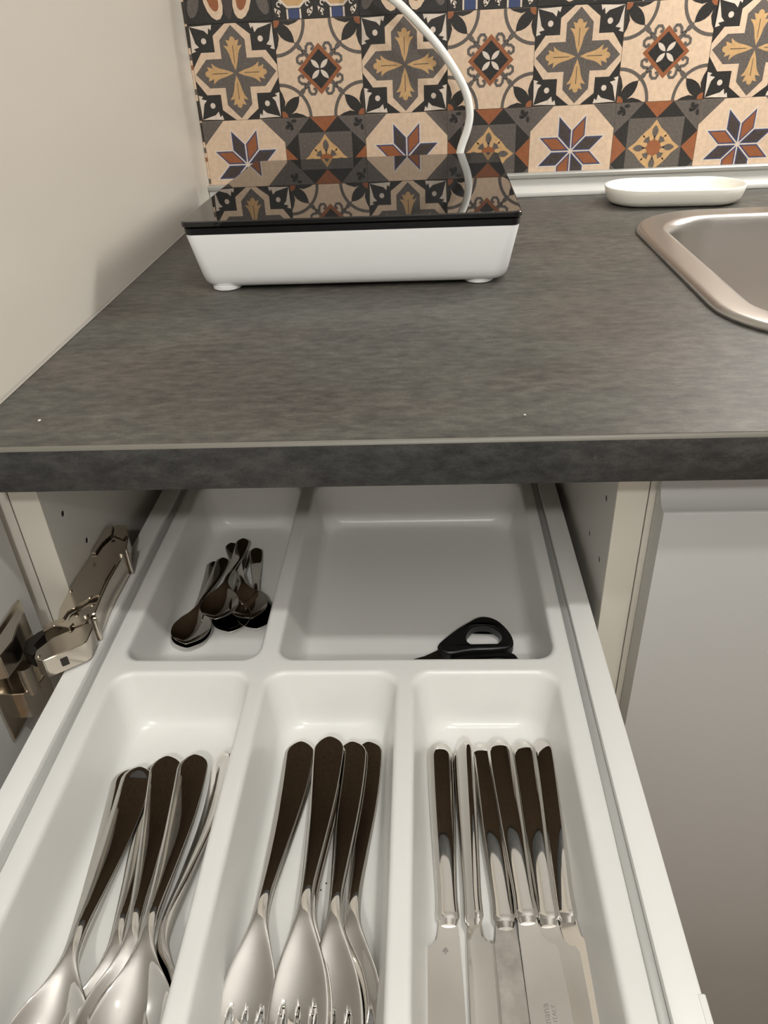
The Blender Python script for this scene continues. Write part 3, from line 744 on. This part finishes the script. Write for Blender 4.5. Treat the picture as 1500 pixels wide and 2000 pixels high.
for lb, mm, x, y, dz, a, pi_, ro in (
    ('steel table knife leftmost of the row, small spade mark on its blade', KR, .2662,-.6738,.0,1.0,0,0),
    ('steel table knife second from the left, standing tilted on its edge', KM, .2832,-.6768,.0060,0.2,0,-50),
    ('steel table knife third from the left, its blade clouded with water stains', KS, .2915,-.6748,.0,2.4,0,0),
    ('steel table knife fourth from the left, lettering engraved on its blade', KM, .3023,-.6736,.0028,2.5,0,-3),
    ('steel table knife second from the right, its handle leaning toward the wall', KM, .3174,-.6739,.0014,0.3,0,-10),
    ('steel table knife rightmost of the row, beside the right tray wall', KM, .3304,-.6727,.0012,-1.3,0,-21)):
    KN.append(put('table_knife', lb, 'knife', g, mm, ('handle','blade'), x, y, Zf+dz, a, pi_, ro))
g = 'teaspoons in the left back compartment'
for lb, x, y, dz, a, pi_, ro in (
    ('small steel teaspoon underneath the leftmost pair of teaspoons', .0800,-.4810,.0002,3.0,0,0),
    ('small steel teaspoon on top of the leftmost pair, bowl nearest the cross wall', .0880,-.4790,.0026,-2.0,0,0),
    ('small steel teaspoon in the middle of the heap, lying on top of others', .1012,-.4560,.0062,0.2,0,0),
    ('small steel teaspoon under the middle one, bowl peeking out below it', .1035,-.4645,.0004,5.0,0,0),
    ('small steel teaspoon crossing behind, bowl right of the heap on top', .0905,-.4595,.0040,20.5,0,0),
    ('small steel teaspoon at the far right of the heap against the divider', .1125,-.4630,.0008,11.0,0,0)):
    put('teaspoon', lb, 'teaspoon', g, TE, ('handle','bowl'), x, y, Zf+dz, a, pi_, ro)

# engravings on the blades
def engraved(txt, size, knife, x, y, rot):
    cu = bpy.data.curves.new('lettering', 'FONT'); cu.body = txt; cu.size = size; cu.extrude = .00004; cu.space_character = 1.05
    tmp = bpy.data.objects.new('tmp', cu); COL.objects.link(tmp); bpy.context.view_layer.update()
    me = bpy.data.meshes.new_from_object(tmp.evaluated_get(bpy.context.evaluated_depsgraph_get())); bpy.data.objects.remove(tmp)
    me.transform(Matrix.Translation((x, y,   .00466)) @ Matrix.Rotation(math.radians(rot), 4, 'Z'))
    me.materials.clear(); me.materials.append(M['print'])
    o = bpy.data.objects.new('lettering', me); COL.objects.link(o); o.parent = knife; return o
engraved('by Tognana', .0044, KN[3], .0030, -.1720, 90)
engraved('Made in ITALY', .0026, KN[3], .0060, -.1680, 90)
b = NB()
sp = [(0,.0012),(.0009,.0002),(.0010,-.0004),(.0005,-.0007),(.0001,-.0004),(.0003,-.0012),(-.0003,-.0012),(-.0001,-.0004),(-.0005,-.0007),(-.0010,-.0004),(-.0009,.0002)]
sp = [(1.45*u, 1.45*v) for u, v in sp]
prism(b, sp, 0, .00005); bmesh.ops.translate(b, verts=b.verts, vec=(-.0020,-.1262,.00461))
me = bpy.data.meshes.new('spade_mark'); b.to_mesh(me); b.free(); me.materials.append(M['print'])
o = bpy.data.objects.new('spade_mark', me); COL.objects.link(o); o.parent = KN[0]

# ------------------------------------------------------------------ scissors
def smooth_loop(pts, res=4):
    n = len(pts); out = []
    for i in range(n):
        a, b_, c, d = [Vector(pts[(i+k) % n]) for k in (-1, 0, 1, 2)]
        for k in range(res):
            t = k/res; q = 0.5*((2*b_)+(c-a)*t+(2*a-5*b_+4*c-d)*t*t+(3*b_-a-3*c+d)*t**3); out.append((q.x, q.y))
    return out
sc = thing('scissors', 'scissors with black plastic handles in the large back compartment', 'scissors', (.27,-.60,ZF)); SCO = (.27,-.60,ZF)
zb = ZF + .0006
b = NB(); prism(b, [(.2760,-.5965),(.2685,-.5925),(.2572,-.5996),(.2340,-.6085),(.2060,-.6185),(.2040,-.6195),(.2300,-.6150),(.2500,-.6105),(.2740,-.6035)], zb+.0045, zb+.0062)
finish('blade', b, M['scissorsteel'], sc, SCO)
b = NB(); prism(b, [(.2760,-.6100),(.2660,-.6095),(.2500,-.6125),(.2250,-.6175),(.2080,-.6198),(.2300,-.6120),(.2460,-.6070),(.2600,-.6045),(.2760,-.6010)], zb+.0026, zb+.0043)
finish('blade', b, M['scissorsteel'], sc, SCO)
b = NB(); cyl(b, (.2490,-.6085,zb+.0018), (0,0,1), .0026, .0056, 16); finish('pivot_screw', b, M['nickel'], sc, SCO)
def handle(outl, hol, z0, z1):
    b = NB(); prism(b, smooth_loop(outl), z0, z1, [smooth_loop(hol)])
    bmesh.ops.bevel(b, geom=[e for e in b.edges if e.calc_face_angle(0) > .9], offset=.0018, segments=3, affect='EDGES')
    finish('handle', b, M['black'], sc, SCO)
handle([(.2665,-.5925),(.2780,-.5780),(.2895,-.5675),(.2990,-.5615),(.3100,-.5650),(.3185,-.5795),(.3190,-.5930),(.3080,-.5965),(.2900,-.5975),(.2735,-.6005)],
       [(.2868,-.5835),(.2925,-.5728),(.3040,-.5718),(.3122,-.5815),(.3085,-.5902),(.2915,-.5912)], zb+.0015, zb+.0105)
handle([(.2735,-.6075),(.2800,-.6010),(.2950,-.5990),(.3120,-.5975),(.3195,-.5985),(.3222,-.6080),(.3190,-.6210),(.3080,-.6270),(.2920,-.6240),(.2800,-.6160)],
       [(.2935,-.6120),(.3000,-.6065),(.3080,-.6045),(.3150,-.6085),(.3120,-.6180),(.3020,-.6195)], zb, zb+.0085)

# ------------------------------------------------------------------ crumbs
def crumb(x, y, z, r, m, label):
    b = NB(); bmesh.ops.create_icosphere(b, subdivisions=1, radius=r)
    for v in b.verts: v.co *= random.uniform(.7, 1.15); v.co.z *= .7
    zmin = min(v.co.z for v in b.verts); bmesh.ops.translate(b, verts=b.verts, vec=(x, y, z-zmin))
    tag(finish('crumb', b, M[m], org=(x, y, z)), label, 'crumb')
crumb(.0369,-.6018,0.0001,.0011,'crumb','white crumb on the worktop near its left front corner')
crumb(.3154,-.6085,0.0001,.0008,'crumb','white crumb on the worktop near its front edge, right of the middle')
crumb(.2046,-.7640,ZF+.0001,.0006,'crumbd','dark speck on the tray floor between the second and third fork')
crumb(.2020,-.7677,ZF+.0001,.0006,'crumbd','dark curled speck on the tray floor just below the other speck')

# ------------------------------------------------------------------ lamps (each light sits in its own fixture)
def point(parent, loc, w, r):
    ld = bpy.data.lights.new('lamp_light', 'POINT'); ld.energy = w; ld.color = LAMP_COL; ld.shadow_soft_size = r
    lo = bpy.data.objects.new('lamp_light', ld); COL.objects.link(lo); lo.parent = parent; lo.location = loc
for (x, y, z), w, r, lb in LAMPS:
    gr = .010
    t = thing('pendant_lamp', lb, 'lamp', (x, y, z)); o3 = (x, y, z)
    b = NB(); cyl(b, (x, y, CEIL-.022), (0,0,1), .045, .0218, 24, r2=.05); finish('canopy', b, M['ring'], t, o3)
    b = NB(); cyl(b, (x, y, z+gr+.012), (0,0,1), .004, CEIL-.022-(z+gr+.012), 10); finish('rod', b, M['ring'], t, o3)
    b = NB(); cyl(b, (x, y, z+gr+.004), (0,0,1), .022, .010, 20, r2=.012); finish('cap', b, M['ring'], t, o3)
    b = NB(); bmesh.ops.create_uvsphere(b, u_segments=20, v_segments=12, radius=.009); bmesh.ops.translate(b, verts=b.verts, vec=o3); finish('bulb', b, M['lamp'], t, o3)
    point(t, (0, 0, 0), w, r)
(x, y, z), w, lb = BAR
t = thing('bar_light', lb, 'lamp', (x, y, z))
b = NB(); box(b, x-.60, x+.24, -.100, -.0006, z+.058, z+.070, .002, 2); finish('bracket', b, M['ring'], t, (x, y, z))
b = NB(); cyl(b, (x-.58, y, z), (1,0,0), .006, .74, 14); finish('tube', b, M['lamp'], t, (x, y, z))
for k in range(5): point(t, (-.50+.16*k, 0, 0), w/5, .05)
